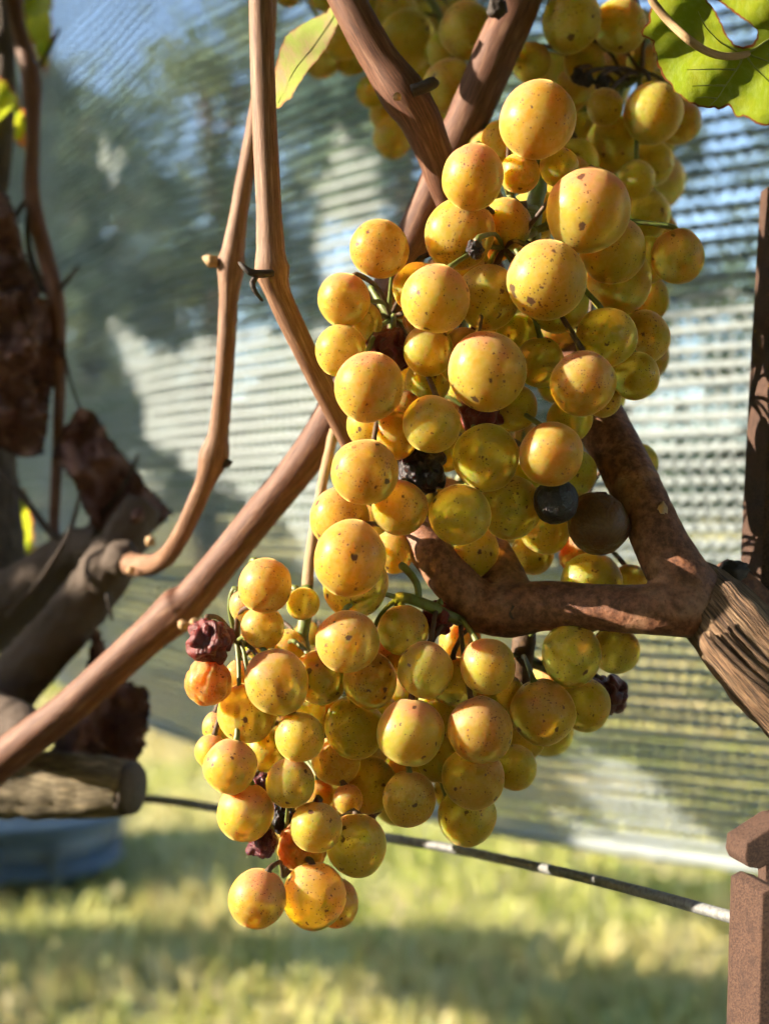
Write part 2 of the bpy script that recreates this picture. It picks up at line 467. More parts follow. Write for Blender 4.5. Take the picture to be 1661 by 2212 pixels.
TREES = [(-3.6, 10.5, 4.6, 1.6, 'blurred tree behind the net at the left edge, past the hanging dry leaves'),
         (-2.95, 12.5, 5.2, 1.7, 'blurred tree seen through the net below the bright sky gap at upper left'),
         (-2.0, 14.0, 6.4, 1.9, 'blurred tree seen through the net left of the two upright canes'),
         (0.15, 10.0, 5.6, 1.6, 'blurred tree behind the uppermost sunlit bunch'),
         (2.0, 12.5, 6.2, 2.0, 'blurred tree behind the shaded olive bunch at upper right'),
         (3.6, 9.5, 5.0, 1.8, 'near blurred tree at the right edge, behind the green leaf'),
         (5.6, 13.0, 6.0, 2.2, 'far blurred tree at the right edge, behind the rusted post'),
         (-1.0, 19.0, 7.0, 2.6, 'far blurred tree between the upright cane and the slanting cane'),
         (3.0, 19.0, 7.5, 2.8, 'tall far blurred tree in the net between the bunch and the post'),
         (-5.0, 19.0, 6.6, 2.6, 'far blurred tree at the left, above the old vine wood')]
for i, (x, y, h, rw, lb) in enumerate(TREES):
    tree(x, y, h, rw, 41 + i, (M_TLEAF, M_TLEAF2)[i % 2], lb, lift=0.10 if i % 3 else 0.18)

# ================================================================ net behind the vine
NN = Vector((0.669, 0.743, 0)); NN.normalize(); ND = Vector((-NN.y, NN.x, 0)); N0 = 0.5176
NET_PATH, _ = catmull([Vector(q + (0,)) for q in [(.60, .40), (.40, .47), (.176, .55), (.07, .60), (0, .645), (-.06, .70), (-.15, .82), (-.29, 1.04), (-.48, 1.38), (-.75, 1.86)]], [0] * 10, 0.0016)
NET_S = [0.0]
for a_, b_ in zip(NET_PATH, NET_PATH[1:]): NET_S.append(NET_S[-1] + (b_ - a_).length)


def on_net(x, y):
    """the point of the net seen at pixel x, y"""
    u = (x - 830.5) / F
    best = min(NET_PATH, key=lambda p: abs(p.x / p.y - u))
    d = best.y
    for _ in range(4): d = best.y + .9 * .55 * max(0.0, .03 - (1106 - y) / F * d)
    return Vector((u * d, d, H + (1106 - y) / F * d))


def build_net():
    root = empty('vine_net', (NET_PATH[0].x, NET_PATH[0].y, H - 0.17), 'pale knitted bird net hung behind the grapes with horizontal ribs', 'net')
    per, pitch, sub = 0.0068, 0.0075, 6
    total = NET_S[-1]

    def at(s):
        f = min(max(s / total, 0), .99999) * (len(NET_PATH) - 1)
        k = int(f)
        while k > 0 and NET_S[k] > s: k -= 1
        while k < len(NET_S) - 2 and NET_S[k + 1] < s: k += 1
        t = (s - NET_S[k]) / max(1e-9, NET_S[k + 1] - NET_S[k])
        d = (NET_PATH[k + 1] - NET_PATH[k]).normalized()
        return NET_PATH[k].lerp(NET_PATH[k + 1], t), Vector((d.y, -d.x, 0))
    ncol = int(total / per) * sub
    base = []
    for i in range(ncol + 1):
        s_ = i * per / sub
        p, nr = at(s_)
        wave = 0.005 * math.sin(s_ * 11 + 0.6) + 0.003 * math.sin(s_ * 27)
        base.append((p + nr * wave, nr, s_))

    def band(seed):
        rnd = random.Random(seed)
        V, Fc = [], []
        sh = seed * 2
        for i, (p, nr, s_) in enumerate(base):
            ph = (i + sh) % sub / sub * 2 * math.pi
            wob = noise.noise(Vector((s_ * 90, seed * 5.1, 0)))
            top = 0.0027 + 0.00045 * math.sin(ph + 0.4) + 0.0003 * wob
            bot = -0.0027 - 0.00075 * math.cos(ph) + 0.0003 * wob
            dip = 0.0010 * noise.noise(Vector((s_ * 14, seed * 3.3, 4)))
            for zz, yy in ((top, 0.0), ((top + bot) / 2, -0.0007), (bot, 0.0), ((top + bot) / 2, 0.0006)):
                V.append(p + nr * yy + Vector((0, 0, zz + dip)))
        for i in range(ncol):
            a = i * 4; b = a + 4
            for q in range(4):
                r = (q + 1) % 4
                Fc.append((a + q, b + q, b + r, a + r))
        for i in range(3, ncol - 3, sub):                        # the loops that tie one rib to the next
            p, nr, s_ = base[i]; d = Vector((-nr.y, nr.x, 0))
            t = 0.00055; l = rnd.uniform(-0.0006, 0.0006)
            c = len(V)
            for yy in (-.0003, .0004):
                for dx, zz in ((-t, -.0028), (t, -.0028), (t + l, -.0064), (-t + l, -.0064)):
                    V.append(p + nr * yy + d * dx + Vector((0, 0, zz)))
            Fc += [(c, c + 3, c + 2, c + 1), (c + 4, c + 5, c + 6, c + 7), (c, c + 4, c + 7, c + 3), (c + 1, c + 2, c + 6, c + 5)]
        return mesh('net_rib', V, Fc, True)
    ms = [band(i) for i in range(3)]
    rnd = random.Random(1)
    z = -0.188
    i = 0
    while z < 0.58:
        lean = max(0.0, 0.03 - z) * 0.55
        o_ = 0.86 if z < 0.05 else 0.86 - min(0.24, (z - 0.05) * 2.4)
        W = Matrix.Translation((.45 * lean, .89 * lean, H + z + rnd.uniform(-0.0005, 0.0005))) @ Matrix.Diagonal((1, 1, o_, 1))
        link('net_rib', ms[i % 3], M_NET, root, W)
        z += pitch * (1.0 if z < 0.05 else 1.08); i += 1
    pts = [base[j][0] + Vector((.45 * .122, .89 * .122, H - 0.195 + 0.002 * math.sin(base[j][2] * 9))) for j in range(0, ncol, 30)]
    link('hem', tube('hem', pts, [0.0042] * len(pts), 10, 0.008, 0.35, nscale=180), M_NET, root)


build_net()


# ================================================================ leaves
def inside(poly, x, y):
    c = False; n = len(poly)
    for i in range(n):
        x1, y1 = poly[i]; x2, y2 = poly[i - 1]
        if (y1 > y) != (y2 > y) and x < (x2 - x1) * (y - y1) / (y2 - y1) + x1: c = not c
    return c


def seg_dist(poly, x, y):
    best = 1e9; n = len(poly)
    for i in range(n):
        x1, y1 = poly[i - 1]; x2, y2 = poly[i]
        dx, dy = x2 - x1, y2 - y1
        t = max(0, min(1, ((x - x1) * dx + (y - y1) * dy) / (dx * dx + dy * dy + 1e-9)))
        best = min(best, math.hypot(x - x1 - dx * t, y - y1 - dy * t))
    return best


def leaf(name, outline, depth, mat, parent, step=14.0, edge_px=30.0, seed=0, jag=3.0, crumple=0.0):
    """blade from an outline in pixels, laid on the surface depth(x, y)"""
    rnd = random.Random(seed)
    pts = []
    n = len(outline)
    for i in range(n):
        x1, y1 = outline[i]; x2, y2 = outline[(i + 1) % n]
        k = max(1, int(math.hypot(x2 - x1, y2 - y1) / (step * 0.6)))
        for j in range(k):
            t = j / k
            jx = rnd.uniform(-jag, jag) if (i or j) else 0
            pts.append((x1 + (x2 - x1) * t + jx, y1 + (y2 - y1) * t + rnd.uniform(-jag, jag)))
    xs = [p[0] for p in pts]; ys = [p[1] for p in pts]
    co = [Vector(p) for p in pts]; nb = len(co)
    yy = min(ys); r = 0
    while yy < max(ys):
        xx = min(xs) + (step / 2 if r % 2 else 0)
        while xx < max(xs):
            if inside(pts, xx, yy) and seg_dist(pts, xx, yy) > step * 0.45: co.append(Vector((xx + rnd.uniform(-1, 1), yy + rnd.uniform(-1, 1))))
            xx += step
        yy += step * .87; r += 1
    v2, e2, f2, *_ = geometry.delaunay_2d_cdt(co, [(i, (i + 1) % nb) for i in range(nb)], [list(range(nb))], 1, 1e-4)
    front, edge = [], []
    for p in v2:
        d = seg_dist(pts, p.x, p.y)
        q = P(p.x, p.y, depth(p.x, p.y) + 0.0007 * noise.noise(Vector((p.x * .03, p.y * .03, seed))) + crumple * (noise.noise(Vector((p.x * .022, p.y * .022, seed + 4))) + .5 * noise.noise(Vector((p.x * .06, p.y * .06, seed + 8)))))
        front.append(q); edge.append(max(0.0, 1 - d / edge_px))
    me = mesh(name, front, [tuple(f) for f in f2], True)             # one curved sheet: light passes through it
    at = me.attributes.new('edge', 'FLOAT', 'POINT'); at.data.foreach_set('value', edge)
    return link(name, me, mat, parent)


def veins(parent, lines, depth, r, mat=None, front=0.0004):
    for L in lines:
        pts = [P(x, y, depth(x, y) - front) for x, y in L]
        rr = [r * (1 - 0.75 * i / (len(L) - 1)) for i in range(len(L))]
        link('vein', tube('vein', pts, rr, 8, 0.002, 0.05), mat or M_VEIN, parent)


# ================================================================ vines
def cane(name, spec, parent, mat, sides=22, rough=0.03, flute=0.03, seed=0.0, step=0.002):
    """spec rows: pixel x, y, depth, half width in pixels"""
    pts = [P(x, y, z) for x, y, z, r in spec]; rad = [r * z / F * (.9 if name == 'cane' else 1) for x, y, z, r in spec]
    return link(name, tube(name, pts, rad, sides, step, rough, flute, 220.0, seed), mat, parent)


def fork(name, specs, blobs, parent, mat, voxel=0.0007, noise_amp=0.0001):
    """several limbs grown into one smooth body"""
    bm = bmesh.new()
    for spec in specs:
        me = tube('t', [P(x, y, z) for x, y, z, r in spec], [r * z / F for x, y, z, r in spec], 20, 0.002, 0.03, 0.02, 220.0, 1.0)
        bm.from_mesh(me); bpy.data.meshes.remove(me)
    for x, y, z, r in blobs:
        bmesh.ops.create_icosphere(bm, subdivisions=3, radius=r * z / F, matrix=Matrix.Translation(P(x, y, z)))
    me = bpy.data.meshes.new(name); bm.to_mesh(me); bm.free()
    o = link(name, me, mat, parent)
    rm = o.modifiers.new('grow', 'REMESH'); rm.mode = 'VOXEL'; rm.voxel_size = voxel; rm.use_smooth_shade = True
    sm = o.modifiers.new('soften', 'SMOOTH'); sm.factor = 0.5; sm.iterations = 9
    tex = bpy.data.textures.new(name, 'CLOUDS'); tex.noise_scale = 0.004
    dm = o.modifiers.new('lumps', 'DISPLACE'); dm.texture = tex; dm.strength = noise_amp * 4; dm.mid_level = 0.5; dm.texture_coords = 'LOCAL'
    return o


def nub(name, x, y, z, rpx, parent, mat, seed, dirn=(0, 0, 1), stretch=1.4):
    """a bud or snag: a small knobbly cone"""
    rnd = random.Random(seed)
    bm = bmesh.new(); bmesh.ops.create_icosphere(bm, subdivisions=3, radius=1.0)
    q = Vector(dirn).normalized().to_track_quat('Z', 'Y').to_matrix()
    r = rpx * z / F
    for v in bm.verts:
        p = v.co.copy()
        k = 1 + 0.35 * noise.noise(p * 2.3 + Vector((seed, 0, 0)))
        tp = 1 - 0.45 * max(0, p.z)
        v.co = q @ Vector((p.x * k * tp, p.y * k * tp, p.z * stretch * k)) * r
    me = bpy.data.meshes.new(name); bm.to_mesh(me); bm.free()
    me.polygons.foreach_set('use_smooth', [True] * len(me.polygons))
    return link(name, me, mat, parent, Matrix.Translation(P(x, y, z)))


# ---- the vine on the left: old head, arms, long canes, dry leaves
VL = empty('grapevine', P(-60, 1640, 0.42), 'old grey vine at left with cut stubs, dry brown leaves and long canes', 'vine')
cane('cane', [(-60, 1700, .385, 44), (30, 1622, .378, 44), (150, 1530, .372, 43), (300, 1392, .366, 44), (388, 1314, .362, 53), (420, 1285, .360, 43), (560, 1115, .352, 42), (690, 945, .346, 44), (800, 715, .345, 43), (900, 500, .345, 46), (1000, 280, .344, 50), (1080, 95, .343, 53), (1112, 30, .343, 50), (1150, -60, .343, 46)], VL, M_CANE, 28, 0.02, 0.05, 1.0)
cane('cane', [(563, -60, .300, 28), (565, 60, .300, 28), (571, 250, .300, 29), (580, 430, .300, 30), (585, 540, .300, 34), (588, 582, .300, 43), (604, 640, .302, 30), (660, 760, .307, 28), (720, 880, .315, 28), (765, 965, .322, 29), (850, 1120, .338, 30)], VL, M_CANE2, 26, 0.02, 0.06, 2.0)
cane('cane', [(585, -60, .345, 18), (575, 120, .343, 19), (548, 285, .340, 20), (520, 440, .338, 21), (505, 540, .338, 27), (500, 568, .338, 33), (494, 660, .340, 22), (486, 790, .343, 22), (474, 920, .347, 23), (462, 985, .350, 36), (440, 1050, .354, 23), (392, 1155, .364, 22), (350, 1210, .380, 23), (300, 1222, .402, 27), (255, 1205, .428, 30)], VL, M_CANE2, 22, 0.03, 0.06, 3.0)
fork('old_arm', [[(-80, 1620, .43, 62), (20, 1490, .43, 62), (130, 1365, .43, 60), (225, 1240, .43, 58), (275, 1150, .432, 50), (312, 1085, .435, 42)], [(-80, 1380, .46, 70), (40, 1290, .458, 66), (160, 1195, .452, 50), (230, 1180, .44, 44)], [(-60, 1560, .42, 90), (20, 1570, .40, 62), (70, 1590, .385, 46)]], [(225, 1235, .425, 56), (265, 1205, .415, 40), (-10, 1600, .41, 76)], VL, M_OLD, 0.0012, 0.0005)
cane('old_arm', [(-30, 380, .50, 42), (-20, 620, .50, 40), (-12, 900, .49, 42), (-5, 1080, .485, 46), (5, 1230, .48, 50), (-20, 1400, .47, 60)], VL, M_OLD, 22, 0.1, 0.12, 5.0)
cane('old_stub', [(-80, 1690, .418, 74), (60, 1695, .412, 72), (170, 1698, .405, 70), (215, 1700, .402, 66), (262, 1702, .399, 60), (280, 1704, .398, 56)], VL, M_STUB, 30, 0.10, 0.10, 6.0)
link('cut_end', tube('cut_end', [P(276, 1703, .3985), P(284, 1704, .398), P(294, 1705, .3975)], [.0088, .0089, .0080], 26, 0.001, 0.08, 0.03, 300, 2.0), M_CUT, VL)
for i, (x, y, r) in enumerate([(455, 563, 13), (487, 1000, 11), (395, 1350, 11), (420, 1345, 10), (325, 1168, 11), (283, 1232, 9)]):
    nub('bud', x, y, (.336, .349, .352, .352, .40, .39)[i], r, VL, M_TAN if i != 1 else M_TIP, i, ((-1, 0, .5), (1, 0, 0), (0, -1, 0), (0, -1, .2), (.3, -1, .5), (0, -1, 0))[i])
cane('tendril', [(588, 590, .296, 8), (560, 592, .293, 9), (540, 588, .292, 8), (525, 575, .292, 6), (518, 568, .293, 4)], VL, M_TIP, 10, .15, .1, 3, .001)
cane('tendril', [(556, 592, .293, 7), (545, 612, .292, 7), (553, 632, .292, 5), (568, 650, .293, 3)], VL, M_TIP, 10, .15, .1, 4, .001)
cane('tendril', [(232, 1280, .42, 6), (238, 1310, .42, 5), (243, 1340, .42, 3)], VL, M_TIP, 8, .1, 0, 5, .002)
cane('shoot', [(18, -60, .47, 17), (45, 80, .465, 17), (68, 170, .462, 22), (72, 300, .462, 15), (70, 420, .462, 17), (96, 540, .46, 18), (122, 645, .458, 19), (130, 780, .458, 14), (126, 960, .456, 12), (118, 1120, .455, 11), (122, 1200, .453, 12)], VL, M_CANE, 16, .05, .08, 7, .003)
cane('shoot', [(4, -60, .50, 16), (12, 120, .50, 22), (6, 260, .50, 26), (-10, 400, .50, 30)], VL, M_OLD, 14, .1, .1, 8, .003)
cane('tendril', [(128, 690, .457, 4), (145, 790, .457, 3.5), (168, 868, .456, 3.5), (180, 890, .455, 4)], VL, M_TIP, 8, .05, 0, 9, .003)
cane('tendril', [(70, 440, .461, 7), (60, 510, .46, 7), (82, 600, .459, 9), (120, 650, .458, 10)], VL, M_TIP, 8, .05, 0, 9, .003)

for i, q in enumerate([[(150, 1180, .45, 7), (210, 1120, .445, 6), (262, 1060, .44, 5), (300, 980, .44, 3)], [(-20, 1010, .46, 9), (40, 1060, .455, 8), (100, 1140, .45, 8), (160, 1200, .445, 9)], [(70, 420, .462, 6), (30, 470, .465, 6), (-20, 560, .47, 6)], [(120, 640, .457, 7), (150, 600, .456, 5), (172, 575, .456, 3)], [(60, 180, .463, 6), (100, 120, .466, 5), (130, 60, .47, 3)], [(20, 1330, .42, 9), (90, 1250, .415, 7), (150, 1150, .42, 5), (175, 1060, .43, 4)]]):
    cane('twig', q, VL, M_OLD, 10, .12, .1, 40 + i, .003)


def fold(cx, cy, z, ax, ay, wave):
    return lambda x, y: z + ax * ((x - cx) / 100) + ay * ((y - cy) / 100) + wave * math.sin((x - cx) * .045 + (y - cy) * .02) + wave * .6 * math.sin((y - cy) * .05)


dl = fold(60, 800, .452, .006, .002, .006)
o = leaf('dry_leaf', [(-30, 640), (60, 618), (108, 652), (135, 690), (138, 770), (112, 850), (104, 920), (92, 982), (44, 990), (-30, 950)], dl, M_LEAFD, VL, 9, 20, 1, crumple=.014)
veins(o, [[(100, 650), (60, 740), (20, 850)], [(105, 660), (95, 780), (80, 900)]], dl, .0007, M_LEAFD)
dl2 = fold(20, 520, .462, .004, .004, .006)
leaf('dry_leaf', [(-40, 385), (22, 425), (44, 500), (62, 570), (104, 622), (70, 655), (-40, 660)], dl2, M_LEAFD, VL, 9, 20, 2, crumple=.014)
dl3 = fold(230, 1030, .442, .008, -.004, .009)
leaf('dry_leaf', [(112, 985), (140, 920), (172, 878), (206, 890), (235, 940), (268, 985), (300, 1020), (318, 1050), (378, 1108), (330, 1150), (318, 1185), (262, 1205), (214, 1160), (182, 1100), (160, 1040)], dl3, M_LEAFD, VL, 9, 20, 3, crumple=.014)
dl4 = fold(240, 1530, .425, .004, .004, .008)
leaf('dry_leaf', [(120, 1560), (190, 1440), (205, 1345), (232, 1400), (250, 1470), (318, 1480), (325, 1540), (315, 1610), (290, 1668), (180, 1690), (110, 1650)], dl4, M_LEAFD, VL, 10, 20, 4, jag=5, crumple=.014)
gl = fold(80, 60, .56, .01, .004, .008)
leaf('leaf', [(40, -60), (116, -60), (112, 30), (116, 90), (98, 165), (78, 120), (52, 60)], gl, M_LEAFY, VL, 12, 14, 5)
gl2 = fold(20, 250, .50, .01, .004, .008)
leaf('leaf', [(-40, 150), (16, 178), (42, 210), (58, 262), (56, 326), (34, 300), (8, 312), (-40, 330)], gl2, M_LEAFY, VL, 12, 14, 6)
gl3 = fold(50, 1130, .50, .01, .004, .006)
leaf('leaf', [(32, 1045), (56, 1062), (70, 1120), (74, 1180), (58, 1222), (40, 1180), (26, 1110)], gl3, M_LEAFY, VL, 10, 12, 7)

# ---- the vine on the right: forked arm, slanting cane, leaves
VR = empty('grapevine', P(1700, 1470, 0.31), 'reddish brown forked vine arm at right with stringy bark', 'vine')
fork('forked_arm', [
    [(1550, 1325, .302, 66), (1490, 1280, .293, 70), (1430, 1180, .296, 60), (1390, 1090, .302, 55), (1340, 990, .312, 56), (1290, 900, .322, 57), (1230, 800, .338, 52), (1180, 700, .348, 40)],
    [(1545, 1305, .300, 62), (1490, 1312, .291, 66), (1440, 1318, .289, 56), (1300, 1312, .294, 51), (1180, 1308, .300, 55), (1100, 1316, .303, 62), (1035, 1308, .304, 55), (985, 1262, .304, 50), (930, 1190, .307, 48), (880, 1130, .316, 44), (840, 1080, .332, 38)],
    [(1110, 1300, .304, 50), (1085, 1240, .309, 46), (1060, 1190, .318, 42), (1020, 1140, .332, 38)]],
    [(1510, 1285, .296, 66)], VR, M_FORK)
cane('old_arm', [(1470, 1225, .306, 36), (1522, 1288, .297, 72), (1560, 1335, .291, 86), (1610, 1395, .287, 93), (1680, 1470, .285, 100), (1790, 1570, .284, 108)], VR, M_BARK, 44, 0.05, 0.10, 11.0, .0012)
cane('cane', [(1545, 1235, .312, 44), (1600, 1290, .312, 58), (1680, 1370, .312, 62), (1790, 1480, .312, 66)], VR, M_FORK, 24, .03, .05, 12)
for i in range(9):                                              # loose bark strings
    a = random.uniform(-60, 60)
    x0, y0 = 1540 + a * .5 + random.uniform(-5, 40), 1330 - a * .55 + random.uniform(0, 40)
    cane('bark_strip', [(x0, y0, .2795, 2.5), (x0 + 45, y0 + 50, .2775, 4), (x0 + 95, y0 + 98, .2755, 4), (x0 + 150, y0 + 140, .274, 2.5)], VR, M_BARK, 8, .2, .2, 20 + i, .002)
nub('bark_scar', 1118, 1318, .2965, 22, VR, M_TIP, 33, (.2, -1, .1), .3)
nub('bud', 1428, 1108, .2945, 17, VR, M_TAN, 12, (.1, -.4, 1), 1.5)
nub('snag', 1585, 1236, .300, 26, VR, M_TIP, 13, (1, 0, .3), 1.3)
cane('cane', [(722, -60, .312, 42), (765, 30, .312, 43), (815, 120, .313, 45), (872, 205, .314, 56), (905, 255, .315, 50), (940, 335, .318, 43), (965, 405, .322, 42), (1010, 500, .334, 40), (1060, 590, .345, 36)], VR, M_CANE, 28, .02, .04, 14)
cane('snag', [(890, 195, .306, 14), (918, 186, .305, 13), (935, 180, .305, 15), (944, 186, .305, 9)], VR, M_TIP, 12, .25, .1, 15, .001)
nub('bud', 858, 208, .3035, 9, VR, M_TAN, 16, (0, -1, .3), 1.2)
nub('snag', 1072, 18, .328, 22, VR, M_TIP, 17, (-.6, -.6, .6), 1.0)

L2 = lambda px, py: (1377.4 + px * .1707, py * .1707)
ld = lambda x, y: .284 + .020 * (x - 1390) / 260 + .004 * max(0, min(1, (110 - y) / 60)) + .0022 * math.sin((x - 1400) * .03 + y * .025)
big = [(160, -200), (190, 60), (130, 180), (140, 260), (80, 340), (30, 400), (60, 470), (190, 520), (190, 640), (240, 700), (230, 790), (270, 880), (300, 940), (330, 1000), (420, 1070), (450, 1150), (560, 1220), (640, 1290), (760, 1350), (880, 1370), (960, 1360), (1020, 1390), (1150, 1340), (1200, 1400), (1230, 1480), (1330, 1470), (1420, 1510), (1490, 1560), (1580, 1590), (1680, 1570), (1800, 1500), (1900, 1200), (2000, 800), (2050, 400), (1900, -150), (1500, -300), (1100, -300), (900, -120), (960, -40), (1040, 30), (1150, 120), (1300, 220), (1440, 320), (1515, 400), (1500, 480), (1430, 570), (1330, 590), (1230, 570), (1150, 490), (1090, 380), (1000, 190), (930, 70), (860, -20), (740, -200), (400, -280)]
o = leaf('leaf', [L2(*p) for p in big], ld, M_LEAF, VR, 8, 13, 8, jag=1.6)
o['label'] = 'green leaf underside with browned ragged edge'
veins(o, [[L2(*p) for p in q] for q in [[(1330, 690), (1290, 800), (1230, 900), (1100, 1090), (1000, 1250), (880, 1360)], [(1225, 880), (1000, 876), (620, 884)], [(1105, 1085), (900, 1080), (690, 1090)], [(1360, 690), (1480, 860), (1640, 1010), (1800, 1260)], [(1000, 1250), (850, 1230), (730, 1240)], [(1250, 640), (1050, 540), (850, 330), (760, 140)], [(1400, 660), (1560, 560), (1700, 470), (1900, 420)], [(1400, 690), (1600, 760), (1850, 820)]]], ld, .0003)
pt = [(120, -260), (170, -20), (245, 100), (420, 300), (640, 500), (850, 640), (1050, 705), (1230, 712), (1350, 690), (1410, 668)]
pp = [P(*L2(*p), ld(*L2(*p)) - (.004 + .007 * math.sin(min(1, i / 8) * math.pi))) for i, p in enumerate(pt)]
link('petiole', tube('petiole', pp, [.0010, .0010, .0010, .00098, .00095, .00092, .0009, .0009, .00085, .0006], 14, .001, .06), M_TAN, o)

L9 = lambda px, py: (540.2 + px * .2927, py * .2927)
ll = lambda x, y: .322 + .00022 * (x - 660) + .003 * math.sin(y * .03)
o = leaf('leaf', [L9(*p) for p in [(650, -150), (640, 0), (560, 90), (480, 130), (380, 180), (320, 220), (260, 270), (220, 370), (190, 480), (170, 600), (175, 700), (195, 800), (225, 800), (260, 750), (310, 720), (325, 680), (400, 560), (480, 460), (560, 360), (620, 250), (650, 160), (680, 80), (700, -150)]], ll, M_LEAFP, VR, 7, 8, 9, jag=1.2)
o['label'] = 'pale yellow green leaf with pinkish blotches'
veins(o, [[L9(*p) for p in [(665, -20), (620, 120), (480, 330), (330, 520), (210, 760)]]], ll, .0003)

# ================================================================ grapes
def grape_mesh(seed, wrinkle=0.0, squash=1.0):
    bm = bmesh.new(); bmesh.ops.create_icosphere(bm, subdivisions=5 if wrinkle > .05 else 4, radius=1.0)
    for v in bm.verts:
        p = v.co.normalized()
        k = 1 + .05 * noise.noise(p * 1.1 + Vector((seed * 3.7, 0, 1)))
        if wrinkle:
            a = Vector((p.x * 1.9, p.y * 1.9, p.z * .9)) + Vector((seed * 5.3, 2, 0))
            a = a + .35 * Vector((noise.noise(p * 2 + Vector((seed, 0, 0))), noise.noise(p * 2 + Vector((0, seed, 0))), 0))
            rid = min(1.0, abs(noise.noise(a)) * 3.0)              # smooth swellings parted by narrow folds
            rid2 = min(1.0, abs(noise.noise(a * 2.1)) * 3.4)
            k *= 1 + wrinkle * (.60 * (rid - .6) + .22 * (rid2 - .6) * .5) + .9 * wrinkle * noise.noise(p * 1.2 + Vector((seed, 9, 3)))
        top = max(0, p.z - .96) * 1.6                             # dimple at the stalk
        bot = .018 * math.exp(-((1 + p.z) / .01))
        v.co = Vector((p.x * k, p.y * k, p.z * k * squash * (1 - top) + bot))
    me = bpy.data.meshes.new('grape'); bm.to_mesh(me); bm.free()
    me.polygons.foreach_set('use_smooth', [True] * len(me.polygons))
    return me


GM = [grape_mesh(i, 0, s) for i, s in enumerate((1.0, 1.03, 1.06, 1.01, 1.04, 1.0))]
for m in GM: m.materials.append(M_GRAPE)
GW = [grape_mesh(20 + i, .12, 1.04) for i in range(2)]           # softening, wrinkled
for m in GW: m.materials.append(M_GRAPE)
DM = [grape_mesh(50 + i, .06, 1.02) for i in range(2)]
for m in DM: m.materials.append(M_RAISIN)
RM = [grape_mesh(30 + i, .42, .95) for i in range(4)]
for m in RM: m.materials.append(M_RAISIN)
PLACED = []


def place(px, py, r, z0, dz=0.0006, tight=0.965):
    z = z0
    while True:
        c = P(px, py, z); rr = r * z / F
        if all((c - q).length >= tight * (rr + s) for q, s in PLACED) or z > z0 + .08: break
        z += dz
    PLACED.append((c, rr))
    return c, rr


def near_on(path, p):
    best = None
    for a, b in zip(path, path[1:]):
        d = b - a
        t = max(0, min(1, (p - a).dot(d) / d.length_squared))
        q = a + d * t
        k = (q - p).length
        if best is None or k < best[0]: best = (k, q)
    return best[1]


